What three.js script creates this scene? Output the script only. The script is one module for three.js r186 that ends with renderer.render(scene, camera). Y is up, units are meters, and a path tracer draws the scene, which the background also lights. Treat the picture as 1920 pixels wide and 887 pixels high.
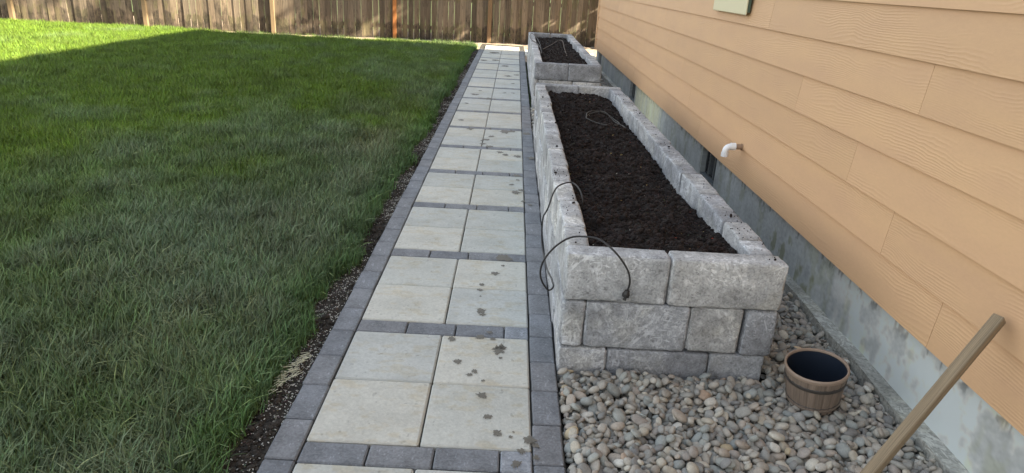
import * as THREE from 'three';
import { mergeGeometries, mergeVertices } from 'three/addons/utils/BufferGeometryUtils.js';

// ------------------------------------------------------------------ camera, sky, sun, exposure
const scene = new THREE.Scene();
const camera = new THREE.PerspectiveCamera(38.08, 1920 / 887, 0.05, 400);
camera.position.set(-0.147, 1.597, 1.107);
camera.up.set(-0.0531, 0.9339, -0.3536);
camera.lookAt(-0.147 + 0.0129, 1.597 - 0.3534, 1.107 - 0.9354);

const renderer = new THREE.WebGLRenderer({ antialias: true });
renderer.toneMapping = THREE.LinearToneMapping;
renderer.toneMappingExposure = 6.2;
renderer.shadowMap.enabled = true;

const SUN = new THREE.Vector3(1, 0.62, 0.20).normalize();
{ // a clear, slightly hazy sky
  const w = 256, h = 128, d = new Float32Array(w * h * 4), v = new THREE.Vector3();
  for (let j = 0; j < h; j++) for (let i = 0; i < w; i++) {
    const el = ((j + 0.5) / h - 0.5) * Math.PI, az = ((i + 0.5) / w - 0.5) * 2 * Math.PI;
    v.set(Math.cos(el) * Math.cos(az), Math.sin(el), Math.cos(el) * Math.sin(az));
    const up = Math.max(0, v.y), k = Math.pow(1 - up, 2.2), s = Math.pow(Math.max(0, v.dot(SUN)), 6) * 0.25;
    const o = (j * w + i) * 4;
    d[o] = 0.128 + 0.340 * k + s; d[o + 1] = 0.155 + 0.310 * k + s * 0.95; d[o + 2] = 0.195 + 0.245 * k + s * 0.85; d[o + 3] = 1;
  }
  const t = new THREE.DataTexture(d, w, h, THREE.RGBAFormat, THREE.FloatType);
  t.mapping = THREE.EquirectangularReflectionMapping; t.magFilter = t.minFilter = THREE.LinearFilter; t.needsUpdate = true;
  scene.background = t; scene.environment = t;
}
const sun = new THREE.DirectionalLight(new THREE.Color(1, 0.88, 0.66), 4.8);
sun.position.copy(SUN).multiplyScalar(60).add(new THREE.Vector3(0, 0, -8));
sun.target.position.set(0, 0, -8); sun.castShadow = true; sun.shadow.radius = 1.4;
Object.assign(sun.shadow.camera, { left: -22, right: 22, top: 22, bottom: -22, near: 1, far: 140 });
sun.shadow.mapSize.set(4096, 4096);
scene.add(sun, sun.target);

// ------------------------------------------------------------------ helpers
let seedState = 12345;
function rnd() { seedState = (seedState + 0x6d2b79f5) | 0; let t = Math.imul(seedState ^ (seedState >>> 15), 1 | seedState); t = (t + Math.imul(t ^ (t >>> 7), 61 | t)) ^ t; return ((t ^ (t >>> 14)) >>> 0) / 4294967296; }
const rr = (a, b) => a + (b - a) * rnd();
const pick = (a) => a[Math.floor(rnd() * a.length) % a.length];
const clamp = (x, a, b) => Math.min(b, Math.max(a, x));
const smooth = (a, b, x) => { const t = clamp((x - a) / (b - a), 0, 1); return t * t * (3 - 2 * t); };
const mix = (a, b, t) => a + (b - a) * t;
function hash(x, y, z) { let h = Math.imul(x, 374761393) ^ Math.imul(y, 668265263) ^ Math.imul(z, 2147483647 ^ 0x5bd1e995); h = Math.imul(h ^ (h >>> 13), 1274126177); h ^= h >>> 16; return (h >>> 0) / 4294967296; }
function vn2(x, y, px, py, s) { // value noise, wraps every px, py cells
  const xi = Math.floor(x), yi = Math.floor(y), fx = x - xi, fy = y - yi, u = fx * fx * (3 - 2 * fx), v = fy * fy * (3 - 2 * fy);
  const m = (a, p) => (p ? ((a % p) + p) % p : a);
  const x0 = m(xi, px), x1 = m(xi + 1, px), y0 = m(yi, py), y1 = m(yi + 1, py);
  return mix(mix(hash(x0, y0, s), hash(x1, y0, s), u), mix(hash(x0, y1, s), hash(x1, y1, s), u), v);
}
function fbm2(x, y, px, py, s, oct = 4) { let a = 0.5, r = 0, n = 0; for (let o = 0; o < oct; o++) { r += a * vn2(x, y, px, py, s + o * 17); n += a; a *= 0.5; x *= 2; y *= 2; px *= 2; py *= 2; } return r / n; }
function vn3(x, y, z, s) {
  const xi = Math.floor(x), yi = Math.floor(y), zi = Math.floor(z), fx = x - xi, fy = y - yi, fz = z - zi;
  const u = fx * fx * (3 - 2 * fx), v = fy * fy * (3 - 2 * fy), w = fz * fz * (3 - 2 * fz);
  const H = (a, b, c) => hash(a + s * 131, b, c);
  return mix(mix(mix(H(xi, yi, zi), H(xi + 1, yi, zi), u), mix(H(xi, yi + 1, zi), H(xi + 1, yi + 1, zi), u), v),
    mix(mix(H(xi, yi, zi + 1), H(xi + 1, yi, zi + 1), u), mix(H(xi, yi + 1, zi + 1), H(xi + 1, yi + 1, zi + 1), u), v), w);
}
function fbm3(x, y, z, s, oct = 3) { let a = 0.5, r = 0, n = 0; for (let o = 0; o < oct; o++) { r += a * vn3(x, y, z, s + o); n += a; a *= 0.5; x *= 2.03; y *= 2.03; z *= 2.03; } return r / n; }
// texture from fn(u, v) -> [r, g, b] linear 0..1 (colour, stored sRGB) or a number (height / roughness)
const toS = (c) => (c <= 0.0031308 ? 12.92 * c : 1.055 * Math.pow(c, 1 / 2.4) - 0.055);
function tex(w, h, fn, color = true) {
  const d = new Uint8Array(w * h * 4);
  for (let j = 0; j < h; j++) for (let i = 0; i < w; i++) {
    const c = fn((i + 0.5) / w, (j + 0.5) / h), o = (j * w + i) * 4;
    if (color) { d[o] = 255 * clamp(toS(c[0]), 0, 1); d[o + 1] = 255 * clamp(toS(c[1]), 0, 1); d[o + 2] = 255 * clamp(toS(c[2]), 0, 1); }
    else d[o] = d[o + 1] = d[o + 2] = 255 * clamp(c, 0, 1);
    d[o + 3] = 255;
  }
  const t = new THREE.DataTexture(d, w, h, THREE.RGBAFormat);
  t.wrapS = t.wrapT = THREE.RepeatWrapping; t.magFilter = THREE.LinearFilter; t.minFilter = THREE.LinearMipmapLinearFilter; t.generateMipmaps = true;
  if (color) t.colorSpace = THREE.SRGBColorSpace;
  t.needsUpdate = true; return t;
}
const lin = (r, g, b) => new THREE.Color().setRGB(r, g, b);
const std = (o) => new THREE.MeshStandardMaterial({ roughness: 0.9, metalness: 0, ...o });
const used = {};
function numbered(n) { const k = used[n] = (used[n] ?? -1) + 1; return k ? n + '_' + String(k).padStart(3, '0') : n; }
function group(name, pos = [0, 0, 0]) { const g = new THREE.Group(); g.name = numbered(name); g.position.set(...pos); scene.add(g); return g; }
function mesh(name, geo, mat, parent = scene, pos) { const m = new THREE.Mesh(geo, mat); m.name = numbered(name); m.castShadow = m.receiveShadow = true; if (pos) m.position.set(...pos); parent.add(m); return m; }
function tag(o, label, category, grp) { o.userData.label = label; o.userData.category = category; if (grp) o.userData.group = grp; return o; }
function kind(o, k, label) { o.userData.kind = k; if (label) o.userData.label = label; return o; }
function inst(name, geo, mat, parent, mats, cols) {
  const m = new THREE.InstancedMesh(geo, mat, mats.length); m.name = numbered(name); m.castShadow = m.receiveShadow = true;
  mats.forEach((x, i) => { m.setMatrixAt(i, x); if (cols) m.setColorAt(i, cols[i]); });
  parent.add(m); return m;
}
const M4 = (p, q, s) => new THREE.Matrix4().compose(p, q, s);
const V = (x, y, z) => new THREE.Vector3(x, y, z);
const Q = (x, y, z) => new THREE.Quaternion().setFromEuler(new THREE.Euler(x, y, z));
function smoothNormals(geo) { // normals shared across uv seams
  const c = geo.clone(); for (const k of Object.keys(c.attributes)) if (k !== 'position') c.deleteAttribute(k);
  const w = mergeVertices(c, 1e-5); w.computeVertexNormals();
  const key = (p, i) => Math.round(p.getX(i) * 1e5) + ',' + Math.round(p.getY(i) * 1e5) + ',' + Math.round(p.getZ(i) * 1e5);
  const map = new Map(), wp = w.attributes.position, wn = w.attributes.normal;
  for (let i = 0; i < wp.count; i++) map.set(key(wp, i), i);
  const p = geo.attributes.position, n = new Float32Array(p.count * 3);
  for (let i = 0; i < p.count; i++) { const j = map.get(key(p, i)); n[3 * i] = wn.getX(j); n[3 * i + 1] = wn.getY(j); n[3 * i + 2] = wn.getZ(j); }
  geo.setAttribute('normal', new THREE.BufferAttribute(n, 3)); return geo;
}
// a box with its own grid lines on each axis; uv in metres along each face
function gridBox(xs, ys, zs, skip = '') {
  const P = [], U = [], I = [];
  const face = (as, bs, at, uv, flip) => {
    const o = P.length / 3;
    for (const b of bs) for (const a of as) { P.push(...at(a, b)); U.push(...uv(a, b)); }
    const n = as.length;
    for (let j = 0; j + 1 < bs.length; j++) for (let i = 0; i + 1 < n; i++) {
      const q = o + j * n + i;
      if (flip) I.push(q, q + n, q + 1, q + 1, q + n, q + n + 1); else I.push(q, q + 1, q + n, q + 1, q + n + 1, q + n);
    }
  };
  const [x0, x1, y0, y1, z0, z1] = [xs[0], xs.at(-1), ys[0], ys.at(-1), zs[0], zs.at(-1)], uv = (a, b) => [a, b];
  face(xs, ys, (a, b) => [a, b, z1], uv, false); face(xs, ys, (a, b) => [a, b, z0], uv, true);
  face(zs, ys, (a, b) => [x0, b, a], uv, false); face(zs, ys, (a, b) => [x1, b, a], uv, true);
  face(xs, zs, (a, b) => [a, y1, b], uv, true);
  if (!skip.includes('b')) face(xs, zs, (a, b) => [a, y0, b], uv, false);
  const g = new THREE.BufferGeometry();
  g.setAttribute('position', new THREE.Float32BufferAttribute(P, 3)); g.setAttribute('uv', new THREE.Float32BufferAttribute(U, 2)); g.setIndex(I);
  return g;
}
const shiftUV = (g, du, dv, s = 1) => { const u = g.attributes.uv; for (let i = 0; i < u.count; i++) u.setXY(i, u.getX(i) * s + du, u.getY(i) * s + dv); return g; };
function lines(h, r, n) { const a = [-h, -h + r * 0.32, -h + r]; for (let i = 1; i < n; i++) a.push(-h + r + (2 * h - 2 * r) * i / n); a.push(h - r, h - r * 0.32, h); return a; }
// rounded, worn block of size w,h,d centred on the origin
function wornBlock(w, h, d, r, seed, rough = 0.003, chip = 0.010, cell = 0.045) {
  const a = w / 2, b = h / 2, c = d / 2, N = (x) => Math.max(1, Math.round(x / cell));
  const g = gridBox(lines(a, r, N(w)), lines(b, r, N(h)), lines(c, r, N(d))), p = g.attributes.position, q = V(), t = V();
  for (let i = 0; i < p.count; i++) {
    t.fromBufferAttribute(p, i);
    q.set(clamp(t.x, -a + r, a - r), clamp(t.y, -b + r, b - r), clamp(t.z, -c + r, c - r));
    const n = t.clone().sub(q), edge = (Math.abs(n.x) > 1e-6) + (Math.abs(n.y) > 1e-6) + (Math.abs(n.z) > 1e-6);
    n.normalize(); t.copy(q).addScaledVector(n, r);
    let off = (fbm3(t.x * 11 + 50, t.y * 11 + 50, t.z * 11 + 50, seed, 2) - 0.5) * 2 * rough;
    if (edge > 1) off -= chip * Math.max(0, fbm3(t.x * 24 + 9, t.y * 24 + 9, t.z * 24 + 9, seed + 40) - 0.45) * 2.4;
    t.addScaledVector(n, off); p.setXYZ(i, t.x, t.y, t.z);
  }
  shiftUV(g, hash(seed, 1, 1) * 5, hash(seed, 2, 2) * 5);
  return smoothNormals(g);
}
// box with a small chamfer, cheap
function chamferBox(w, h, d, r, skip = '') {
  const a = w / 2, b = h / 2, c = d / 2, L = (x) => [-x, -x + r, x - r, x];
  const g = gridBox(L(a), L(b), L(c), skip), p = g.attributes.position;
  for (let i = 0; i < p.count; i++) {
    let x = p.getX(i), y = p.getY(i), z = p.getZ(i);
    const ex = Math.abs(Math.abs(x) - a) < 1e-7, ey = Math.abs(Math.abs(y) - b) < 1e-7, ez = Math.abs(Math.abs(z) - c) < 1e-7, n = ex + ey + ez;
    const k = n === 2 ? r * 0.5 : n === 3 ? r * 0.62 : 0;
    if (ex) x -= Math.sign(x) * k; if (ey) y -= Math.sign(y) * k; if (ez) z -= Math.sign(z) * k;
    p.setXYZ(i, x, y, z);
  }
  const f = g.toNonIndexed(); f.computeVertexNormals(); return f;
}
const box = (w, h, d, x = 0, y = 0, z = 0) => new THREE.BoxGeometry(w, h, d).translate(x, y, z);
function tube(points, r, seg, closed = false) { return new THREE.TubeGeometry(new THREE.CatmullRomCurve3(points.map((p) => V(...p)), closed, 'centripetal'), seg, r, 8, closed); }

// ------------------------------------------------------------------ textures
const slabTex = tex(1024, 1024, (u, v) => {   // covers 0.9 m
  const b = fbm2(u * 7, v * 7, 7, 7, 3, 4), f = fbm2(u * 90, v * 90, 90, 90, 11, 3), s = vn2(u * 300, v * 300, 300, 300, 5), w = fbm2(u * 14, v * 26, 14, 26, 31, 4);
  let k = 0.80 + (b - 0.5) * 0.22 + (f - 0.5) * 0.22 + (s - 0.5) * 0.07;
  const tan = smooth(0.54, 0.74, w) * 0.17, spot = smooth(0.80, 0.86, fbm2(u * 46, v * 46, 46, 46, 77, 2)) * 0.22;
  k *= 1 - spot;
  return [k * (1 - tan * 0.25), k * (1 - tan * 0.55), k * (1 - tan * 1.05)];
});
const slabBump = tex(512, 512, (u, v) => fbm2(u * 60, v * 60, 60, 60, 21, 4), false);
const paverTex = tex(1024, 1024, (u, v) => {   // covers 0.7 m
  const b = fbm2(u * 9, v * 9, 9, 9, 43, 4), f = fbm2(u * 110, v * 110, 110, 110, 47, 3), fl = smooth(0.70, 0.82, fbm2(u * 70, v * 34, 70, 34, 53, 3));
  const k = 0.62 + (b - 0.5) * 0.42 + (f - 0.5) * 0.40 + fl * 0.28;
  return [k, k, k];
});
const paverBump = tex(512, 512, (u, v) => fbm2(u * 80, v * 80, 80, 80, 59, 4), false);
const blockTex = tex(1024, 1024, (u, v) => {   // covers 0.8 m
  const b = fbm2(u * 6, v * 6, 6, 6, 61, 5), m = fbm2(u * 26, v * 26, 26, 26, 67, 4), f = fbm2(u * 130, v * 130, 130, 130, 71, 3), wa = fbm2(u * 4, v * 4, 4, 4, 73, 2);
  const s1 = smooth(0.60, 0.72, fbm2(u * 20 + wa * 9, v * 90 + wa * 30, 0, 0, 79, 3)), s2 = smooth(0.60, 0.72, fbm2(u * 90 - wa * 24, v * 24 + wa * 12, 0, 0, 80, 3)), s3 = smooth(0.60, 0.74, fbm2(u * 60, v * 60, 60, 60, 81, 3));
  const scr = Math.max(s1, s2 * 0.8, s3 * 0.8) * smooth(0.36, 0.58, b) * 0.34;
  const pit = smooth(0.70, 0.80, fbm2(u * 80, v * 80, 80, 80, 83, 2)) * 0.28, tan = smooth(0.62, 0.80, fbm2(u * 5, v * 5, 5, 5, 89, 4)) * 0.16;
  let k = 0.56 + (b - 0.5) * 0.50 + (m - 0.5) * 0.26 + (f - 0.5) * 0.36 + scr; k *= 1 - pit;
  return [k * (1 + tan * 0.10), k, k * (1 - tan * 0.30)];
});
const blockBump = tex(1024, 1024, (u, v) => fbm2(u * 34, v * 34, 34, 34, 97, 5) * 0.8 - smooth(0.66, 0.80, fbm2(u * 64, v * 64, 64, 64, 83, 2)) * 0.35 + 0.2, false);
const sidingBump = tex(2048, 256, (u, v) => {  // embossed cathedral grain, covers 2.6 m by 0.33 m
  const w = fbm2(u * 4, v * 2, 4, 2, 101, 2), w2 = fbm2(u * 26, v * 4, 26, 4, 103, 3), am = smooth(0.30, 0.56, fbm2(u * 5, v * 3, 5, 3, 107, 3));
  const s = Math.sin(2 * Math.PI * (v * 26 + w * 11 + w2 * 1.3));
  return 0.5 + 0.46 * am * (s > 0 ? s : s * 0.35) + (vn2(u * 420, v * 120, 420, 120, 109) - 0.5) * 0.1;
}, false);
const sidingTex = tex(1024, 128, (u, v) => { const b = fbm2(u * 9, v * 4, 9, 4, 113, 4), f = fbm2(u * 160, v * 60, 160, 60, 117, 2), k = 0.86 + (b - 0.5) * 0.09 + (f - 0.5) * 0.05; return [k, k * (1 + (b - 0.5) * 0.02), k * (1 - (b - 0.5) * 0.05)]; });
const fenceTex = tex(1024, 1024, (u, v) => {   // v is the height of the board, covers 1.9 m; u covers 1.2 m
  const g = fbm2(u * 130, v * 5, 130, 5, 121, 4), b = fbm2(u * 16, v * 3, 16, 3, 127, 4), st = fbm2(u * 60, v * 2, 60, 2, 131, 3);
  const h = v * 1.9, rag = fbm2(u * 7, v * 6, 7, 6, 137, 5);
  const damp = clamp(smooth(0.16, -0.12, h - 0.17 - (rag - 0.5) * 1.5) * (0.55 + 0.9 * (fbm2(u * 90, v * 60, 90, 60, 139, 3) - 0.3)) + smooth(0.62, 0.72, fbm2(u * 40, v * 18, 40, 18, 143, 3)) * 0.35, 0, 1);
  const moss = smooth(0.56, 0.72, fbm2(u * 9, v * 7, 9, 7, 141, 3)) * 0.20;
  let k = 0.60 + (g - 0.5) * 0.55 + (b - 0.5) * 0.40 + (st - 0.5) * 0.30; k *= 1 - damp * 0.72;
  return [k * (1 - moss * 0.5), k * 0.92 * (1 - moss * 0.1), k * 0.83 * (1 - moss)];
});
const fenceBump = tex(512, 512, (u, v) => fbm2(u * 130, v * 5, 130, 5, 121, 4), false);
const woodTex = tex(512, 512, (u, v) => { const w = fbm2(u * 3, v * 2, 3, 2, 151, 3), g = fbm2(u * 60 + w * 6, v * 3, 60, 3, 157, 3); const k = 0.68 + (g - 0.5) * 0.5 + (w - 0.5) * 0.3; return [k, k * 0.95, k * 0.88]; });
const soilTex = tex(1024, 1024, (u, v) => {
  const b = fbm2(u * 8, v * 8, 8, 8, 161, 4), f = fbm2(u * 90, v * 90, 90, 90, 163, 3), red = smooth(0.45, 0.7, fbm2(u * 12, v * 12, 12, 12, 167, 3));
  const k = 0.45 + (b - 0.5) * 0.5 + (f - 0.5) * 0.7; return [k * (1 + red * 0.22), k, k * (1 - red * 0.1)];
});
const pebbleTex = tex(256, 256, (u, v) => { const f = fbm2(u * 36, v * 24, 36, 24, 171, 3), b = fbm2(u * 5, v * 4, 5, 4, 173, 3); const k = 0.80 + (f - 0.5) * 0.30 + (b - 0.5) * 0.36; return [k, k, k * 0.99]; });
const speckTex = tex(1024, 1024, (u, v) => {   // gritty ground
  const b = fbm2(u * 10, v * 10, 10, 10, 181, 4), f = fbm2(u * 140, v * 140, 140, 140, 183, 2); const k = 0.5 + (b - 0.5) * 0.6 + (f - 0.5) * 0.8; return [k, k * 0.96, k * 0.88];
});
// foundation: covers z from +2 to -14 along u, 0.5 m of height along v
const foundTex = tex(2048, 256, (u, v) => {
  const z = 2 - u * 16, y = v * 0.5;
  const b = fbm2(u * 40, v * 2.5, 0, 0, 191, 4), m = fbm2(u * 220, v * 9, 0, 0, 193, 4), f = fbm2(u * 900, v * 60, 0, 0, 197, 2);
  const streak = fbm2(u * 420, v * 1.2, 0, 0, 199, 3);
  let k = 0.66 + (b - 0.5) * 0.34 + (m - 0.5) * 0.26 + (f - 0.5) * 0.22, r = 1, g = 1, bl = 1;
  // reflected window glow painted in as a pale streaked patch beside the second vent
  
  const glowPatch = smooth(8.45, 8.30, -z) * smooth(6.5, 6.9, -z + (streak - 0.5) * 1.1) * (0.75 + (streak - 0.5) * 0.9);
  k += glowPatch * 0.30; bl -= glowPatch * 0.34; g -= glowPatch * 0.03; r += glowPatch * 0.05;
  // damp runs and splashed mud at a few places
  const dirt = smooth(0.52, 0.70, fbm2(u * 150, v * 1.6, 0, 0, 211, 4)) * smooth(0.35, 0.55, fbm2(u * 300, v * 14, 0, 0, 213, 3));
  const blot = smooth(0.42, 0.16, Math.hypot((z + 2.75) / 0.9, (y - 0.16) / 0.25) - (m - 0.5) * 0.9) * smooth(0.45, 0.55, streak * 0.5 + m * 0.5);
  k *= 1 - dirt * 0.12 - blot * 0.42; r *= 1 - dirt * 0.0; bl *= 1 - dirt * 0.12 - blot * 0.25;
  const near = smooth(-2.6, -1.5, z) * (0.35 + 0.65 * smooth(0.40, 0.56, b * 0.4 + m * 0.6));   // reflected light painted in toward the front, broken up over pale plaster
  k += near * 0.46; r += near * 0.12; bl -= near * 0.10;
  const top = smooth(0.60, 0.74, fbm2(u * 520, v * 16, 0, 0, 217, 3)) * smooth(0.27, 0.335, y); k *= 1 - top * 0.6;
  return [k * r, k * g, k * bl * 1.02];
});
const foundBump = tex(1024, 128, (u, v) => fbm2(u * 400, v * 14, 0, 0, 221, 5), false);
const rep = (t, sx, sy = sx) => { const c = t.clone(); c.repeat.set(sx, sy); c.needsUpdate = true; return c; };

// ------------------------------------------------------------------ ground
const groundMat = std({ color: lin(0.075, 0.12, 0.03), map: rep(speckTex, 1, 1), roughness: 1 });
groundMat.color.multiplyScalar(1.7);
{
  const g = new THREE.PlaneGeometry(160, 160).rotateX(-Math.PI / 2); shiftUV(g, 0, 0, 50);
  kind(mesh('ground', g, groundMat, scene, [0, -0.12, -20]), 'structure', 'mown ground that carries on around the yard and behind the fence');
}
const FZ = (x) => -16.15 - 0.14 * (x + 9);          // line of the fence
const lawnEdge = (z) => -1.045 + (fbm2(z * 2.3 + 40, 0.5, 0, 0, 301, 4) - 0.5) * 0.16 + (fbm2(z * 14, 7.5, 0, 0, 305, 3) - 0.5) * 0.07 + (z > -1.8 ? 0.01 : 0);
const lawnBack = (x) => FZ(x) + 0.72 + 0.5 * smooth(-9, -5, x) + (fbm2(x * 1.2 + 80, 3.5, 0, 0, 303, 3) - 0.5) * 0.16 - 0.02 * Math.max(0, -x - 5);
{
  // lawn soil under the blades
  const g = new THREE.PlaneGeometry(1, 1, 60, 120), p = g.attributes.position, u = g.attributes.uv;
  for (let i = 0; i < p.count; i++) {
    const z = mix(3, -15.2, p.getY(i) + 0.5), x = mix(-24, lawnEdge(z) + 0.01, Math.pow(p.getX(i) + 0.5, 0.5));
    const zz = p.getY(i) > 0.499 ? lawnBack(x) : z;
    p.setXYZ(i, x, -0.012, zz); u.setXY(i, x * 1.3, zz * 1.3);
  }
  g.computeVertexNormals();
  kind(mesh('lawn', g, std({ color: lin(0.075, 0.085, 0.035), map: speckTex, roughness: 1, side: THREE.DoubleSide }), scene), 'structure', 'lawn on the left of the path');
}
{ // strip of bare soil between lawn and path
  const g = gridPlane(-1.3, -0.93, 2, -15.4, 24, 900, (x, z) => -0.020 + (fbm2(x * 22, z * 22, 0, 0, 311, 4) - 0.5) * 0.045 + smooth(-0.97, -0.94, x) * -0.006);
  kind(mesh('soil_strip', g, std({ color: lin(0.062, 0.052, 0.044), map: rep(speckTex, 2.1), roughness: 1 }), scene), 'structure', 'bare crumbly soil along the lawn edge of the path');
}
function gridPlane(x0, x1, z0, z1, nx, nz, f) {
  const g = new THREE.PlaneGeometry(1, 1, nx, nz), p = g.attributes.position, u = g.attributes.uv;
  for (let i = 0; i < p.count; i++) { const x = mix(x0, x1, p.getX(i) + 0.5), z = mix(z0, z1, p.getY(i) + 0.5); p.setXYZ(i, x, f(x, z), z); u.setXY(i, x, z); }
  g.computeVertexNormals(); return g;
}
{ // pale gravelly strip in front of the fence
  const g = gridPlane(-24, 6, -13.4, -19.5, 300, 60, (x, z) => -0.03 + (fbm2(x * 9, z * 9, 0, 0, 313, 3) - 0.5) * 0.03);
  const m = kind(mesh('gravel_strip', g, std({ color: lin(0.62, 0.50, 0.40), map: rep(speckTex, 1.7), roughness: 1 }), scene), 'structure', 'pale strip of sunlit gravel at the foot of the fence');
}

// ------------------------------------------------------------------ the house
const XS = 1.524, XF = 1.565, HZ = -13.38;
const house = group('house', [XF, 0, 0]); tag(house, 'tan house with wood grained lap siding above a grey concrete foundation', 'house');
const hl = (x) => x - XF;                         // world x to the house's own x
{
  const tan = lin(0.70, 0.432, 0.236);
  const mats = [1, 0.965, 1.025].map((k) => std({ color: tan.clone().multiplyScalar(k), map: rep(sidingTex, 1 / 2.6, 1 / 0.33), bumpMap: rep(sidingBump, 1 / 2.6, 1 / 0.33), bumpScale: 0.0011, roughness: 0.62 }));
  const plain = std({ color: tan, map: rep(sidingTex, 1 / 2.6, 1 / 0.33), roughness: 0.65 });
  const H0 = 0.336, EXP = 0.2065;
  // joints along each course (world z)
  const joints = { 0: [-1.25, -4.9, -8.56, -12.2], 1: [-1.71, -5.37, -9.03], 2: [-2.15, -5.81, -9.47], 3: [1.1, -2.93, -6.6, -10.2], 4: [-1.70, -6.9, -10.6], 5: [0.9, -3.6, -7.3, -11.0], 6: [-1.2, -4.9, -8.4], 7: [-2.6, -6.2, -9.9], 8: [0.2, -3.4, -7.1] };
  const Z1 = 5, Z0 = HZ + 0.10;
  for (let r = 0; r < 12; r++) {
    const y0 = H0 + EXP * r, js = [Z1, ...(joints[r] ?? [-0.4 - (r % 3), -4.1 - (r % 3), -7.8 - (r % 3), -11.4]), Z0];
    for (let i = 0; i + 1 < js.length; i++) {
      const za = js[i] - 0.0012, zb = js[i + 1] + 0.0012, len = za - zb, H = EXP + 0.025;
      const g = new THREE.BoxGeometry(0.011, H, len, 1, 1, 1), p = g.attributes.position, u = g.attributes.uv, n = g.attributes.normal, du = rnd() * 3, dv = rnd();
      for (let k = 0; k < p.count; k++) {
        const y = p.getY(k) + H / 2; u.setXY(k, p.getZ(k) + du, y + dv);
        p.setXYZ(k, hl(XS) + p.getX(k) + 0.0025 + (y / H) * 0.017, y0 + y, p.getZ(k) + (za + zb) / 2);
      }
      g.computeVertexNormals();
      mesh('siding_board', g, mats[(r * 7 + i * 5) % 3], house);
    }
  }
  // wall core, corner board, upper wall
  mesh('wall', box(8.9, 5.15, Z1 - HZ - 0.02, hl(XF - 0.013) + 4.45, 0.352 + 2.575, (Z1 + HZ) / 2), plain, house);
  mesh('corner_board', box(0.10, 5.0, 0.10, hl(XS - 0.012) + 0.05, 0.33 + 2.5, HZ + 0.045), std({ color: tan.clone().multiplyScalar(0.93), roughness: 0.7 }), house);
  mesh('upper_wall', box(0.02, 2.6, Z1 - Z0, hl(XS + 0.012), 2.86 + 1.3, (Z1 + Z0) / 2), plain, house);
  // foundation in lengths between the vents
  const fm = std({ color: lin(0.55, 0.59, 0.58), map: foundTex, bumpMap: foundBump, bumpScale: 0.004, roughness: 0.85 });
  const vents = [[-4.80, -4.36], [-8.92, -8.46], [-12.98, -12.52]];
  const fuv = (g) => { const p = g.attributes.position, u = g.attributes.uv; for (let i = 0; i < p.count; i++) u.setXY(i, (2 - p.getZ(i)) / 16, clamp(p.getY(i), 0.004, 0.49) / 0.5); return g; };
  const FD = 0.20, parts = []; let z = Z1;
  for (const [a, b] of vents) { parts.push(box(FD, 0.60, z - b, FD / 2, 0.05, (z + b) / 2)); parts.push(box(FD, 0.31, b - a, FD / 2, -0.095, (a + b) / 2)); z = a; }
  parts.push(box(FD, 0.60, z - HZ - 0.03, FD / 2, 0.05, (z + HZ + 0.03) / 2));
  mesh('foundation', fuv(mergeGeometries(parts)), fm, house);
  const foot = gridBox([-0.072, -0.066, 0.05], [-0.2, 0.024, 0.032], Array.from({ length: 130 }, (_, i) => mix(HZ, 3, i / 129)));
  { const p = foot.attributes.position; for (let i = 0; i < p.count; i++) if (p.getX(i) < 0) p.setX(i, p.getX(i) + (fbm2(p.getZ(i) * 5, p.getY(i) * 9, 0, 0, 331, 3) - 0.5) * 0.03); if (1) for (let i = 0; i < p.count; i++) if (p.getY(i) > 0) p.setY(i, p.getY(i) + (fbm2(p.getZ(i) * 3, p.getX(i) * 9, 0, 0, 337, 3) - 0.5) * 0.016); }
  foot.computeVertexNormals();
  { const p = foot.attributes.position, u = foot.attributes.uv; for (let i = 0; i < p.count; i++) u.setXY(i, p.getZ(i) / 2, (p.getX(i) + p.getY(i)) / 2); }
  mesh('footing', foot, std({ color: lin(0.56, 0.55, 0.49), map: rep(blockTex, 2), bumpMap: rep(blockBump, 2), bumpScale: 0.006, roughness: 0.95 }), house);
  // crawl space vents
  const metal = std({ color: lin(0.055, 0.062, 0.066), metalness: 0.3, roughness: 0.55 }), galv = std({ color: lin(0.16, 0.18, 0.19), metalness: 0.4, roughness: 0.5 });
  for (const [a, b] of vents) {
    const w = b - a, zc = (a + b) / 2;
    const f = mesh('vent', mergeGeometries([box(0.012, 0.288, 0.03, 0.05, 0.204, a + 0.016), box(0.012, 0.288, 0.03, 0.05, 0.204, b - 0.016), box(0.012, 0.03, w - 0.064, 0.05, 0.076, zc), box(0.012, 0.03, w - 0.064, 0.05, 0.332, zc), box(0.006, 0.286, w - 0.006, 0.155, 0.204, zc)]), metal, house);
    for (let i = 0; i < 7; i++) { const l = mesh('louvre', new THREE.BoxGeometry(0.034, 0.003, w - 0.07).rotateZ(0.7), metal, f, [0.066, 0.108 + i * 0.031, zc]); l.rotation.z = 0; }
    for (const k of [-0.17, 0.17]) mesh('bar', box(0.012, 0.222, 0.026), galv, f, [0.036, 0.204, zc + k * w]);
    mesh('sill', box(0.06, 0.014, w - 0.01), galv, f, [0.032, 0.069, zc]);
  }
  // hip roof
  const E = 0.42, x0 = -E, x1 = 8.9 + E, za = Z1 + 4, zb = HZ - 0.2, ye = 5.42, yr = 7.5, xm = (x0 + x1) / 2, hip = (x1 - x0) / 2;
  const P = [[x0, ye, za], [x1, ye, za], [x1, ye, zb], [x0, ye, zb], [xm, yr, za - hip], [xm, yr, zb + hip]];
  const F = [[0, 1, 4], [1, 2, 5], [1, 5, 4], [2, 3, 5], [3, 0, 4], [3, 4, 5], [0, 3, 2], [0, 2, 1]], pos = [];
  for (const f of F) for (const i of f) pos.push(...P[i]);
  const rg = new THREE.BufferGeometry(); rg.setAttribute('position', new THREE.Float32BufferAttribute(pos, 3)); rg.computeVertexNormals();
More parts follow.
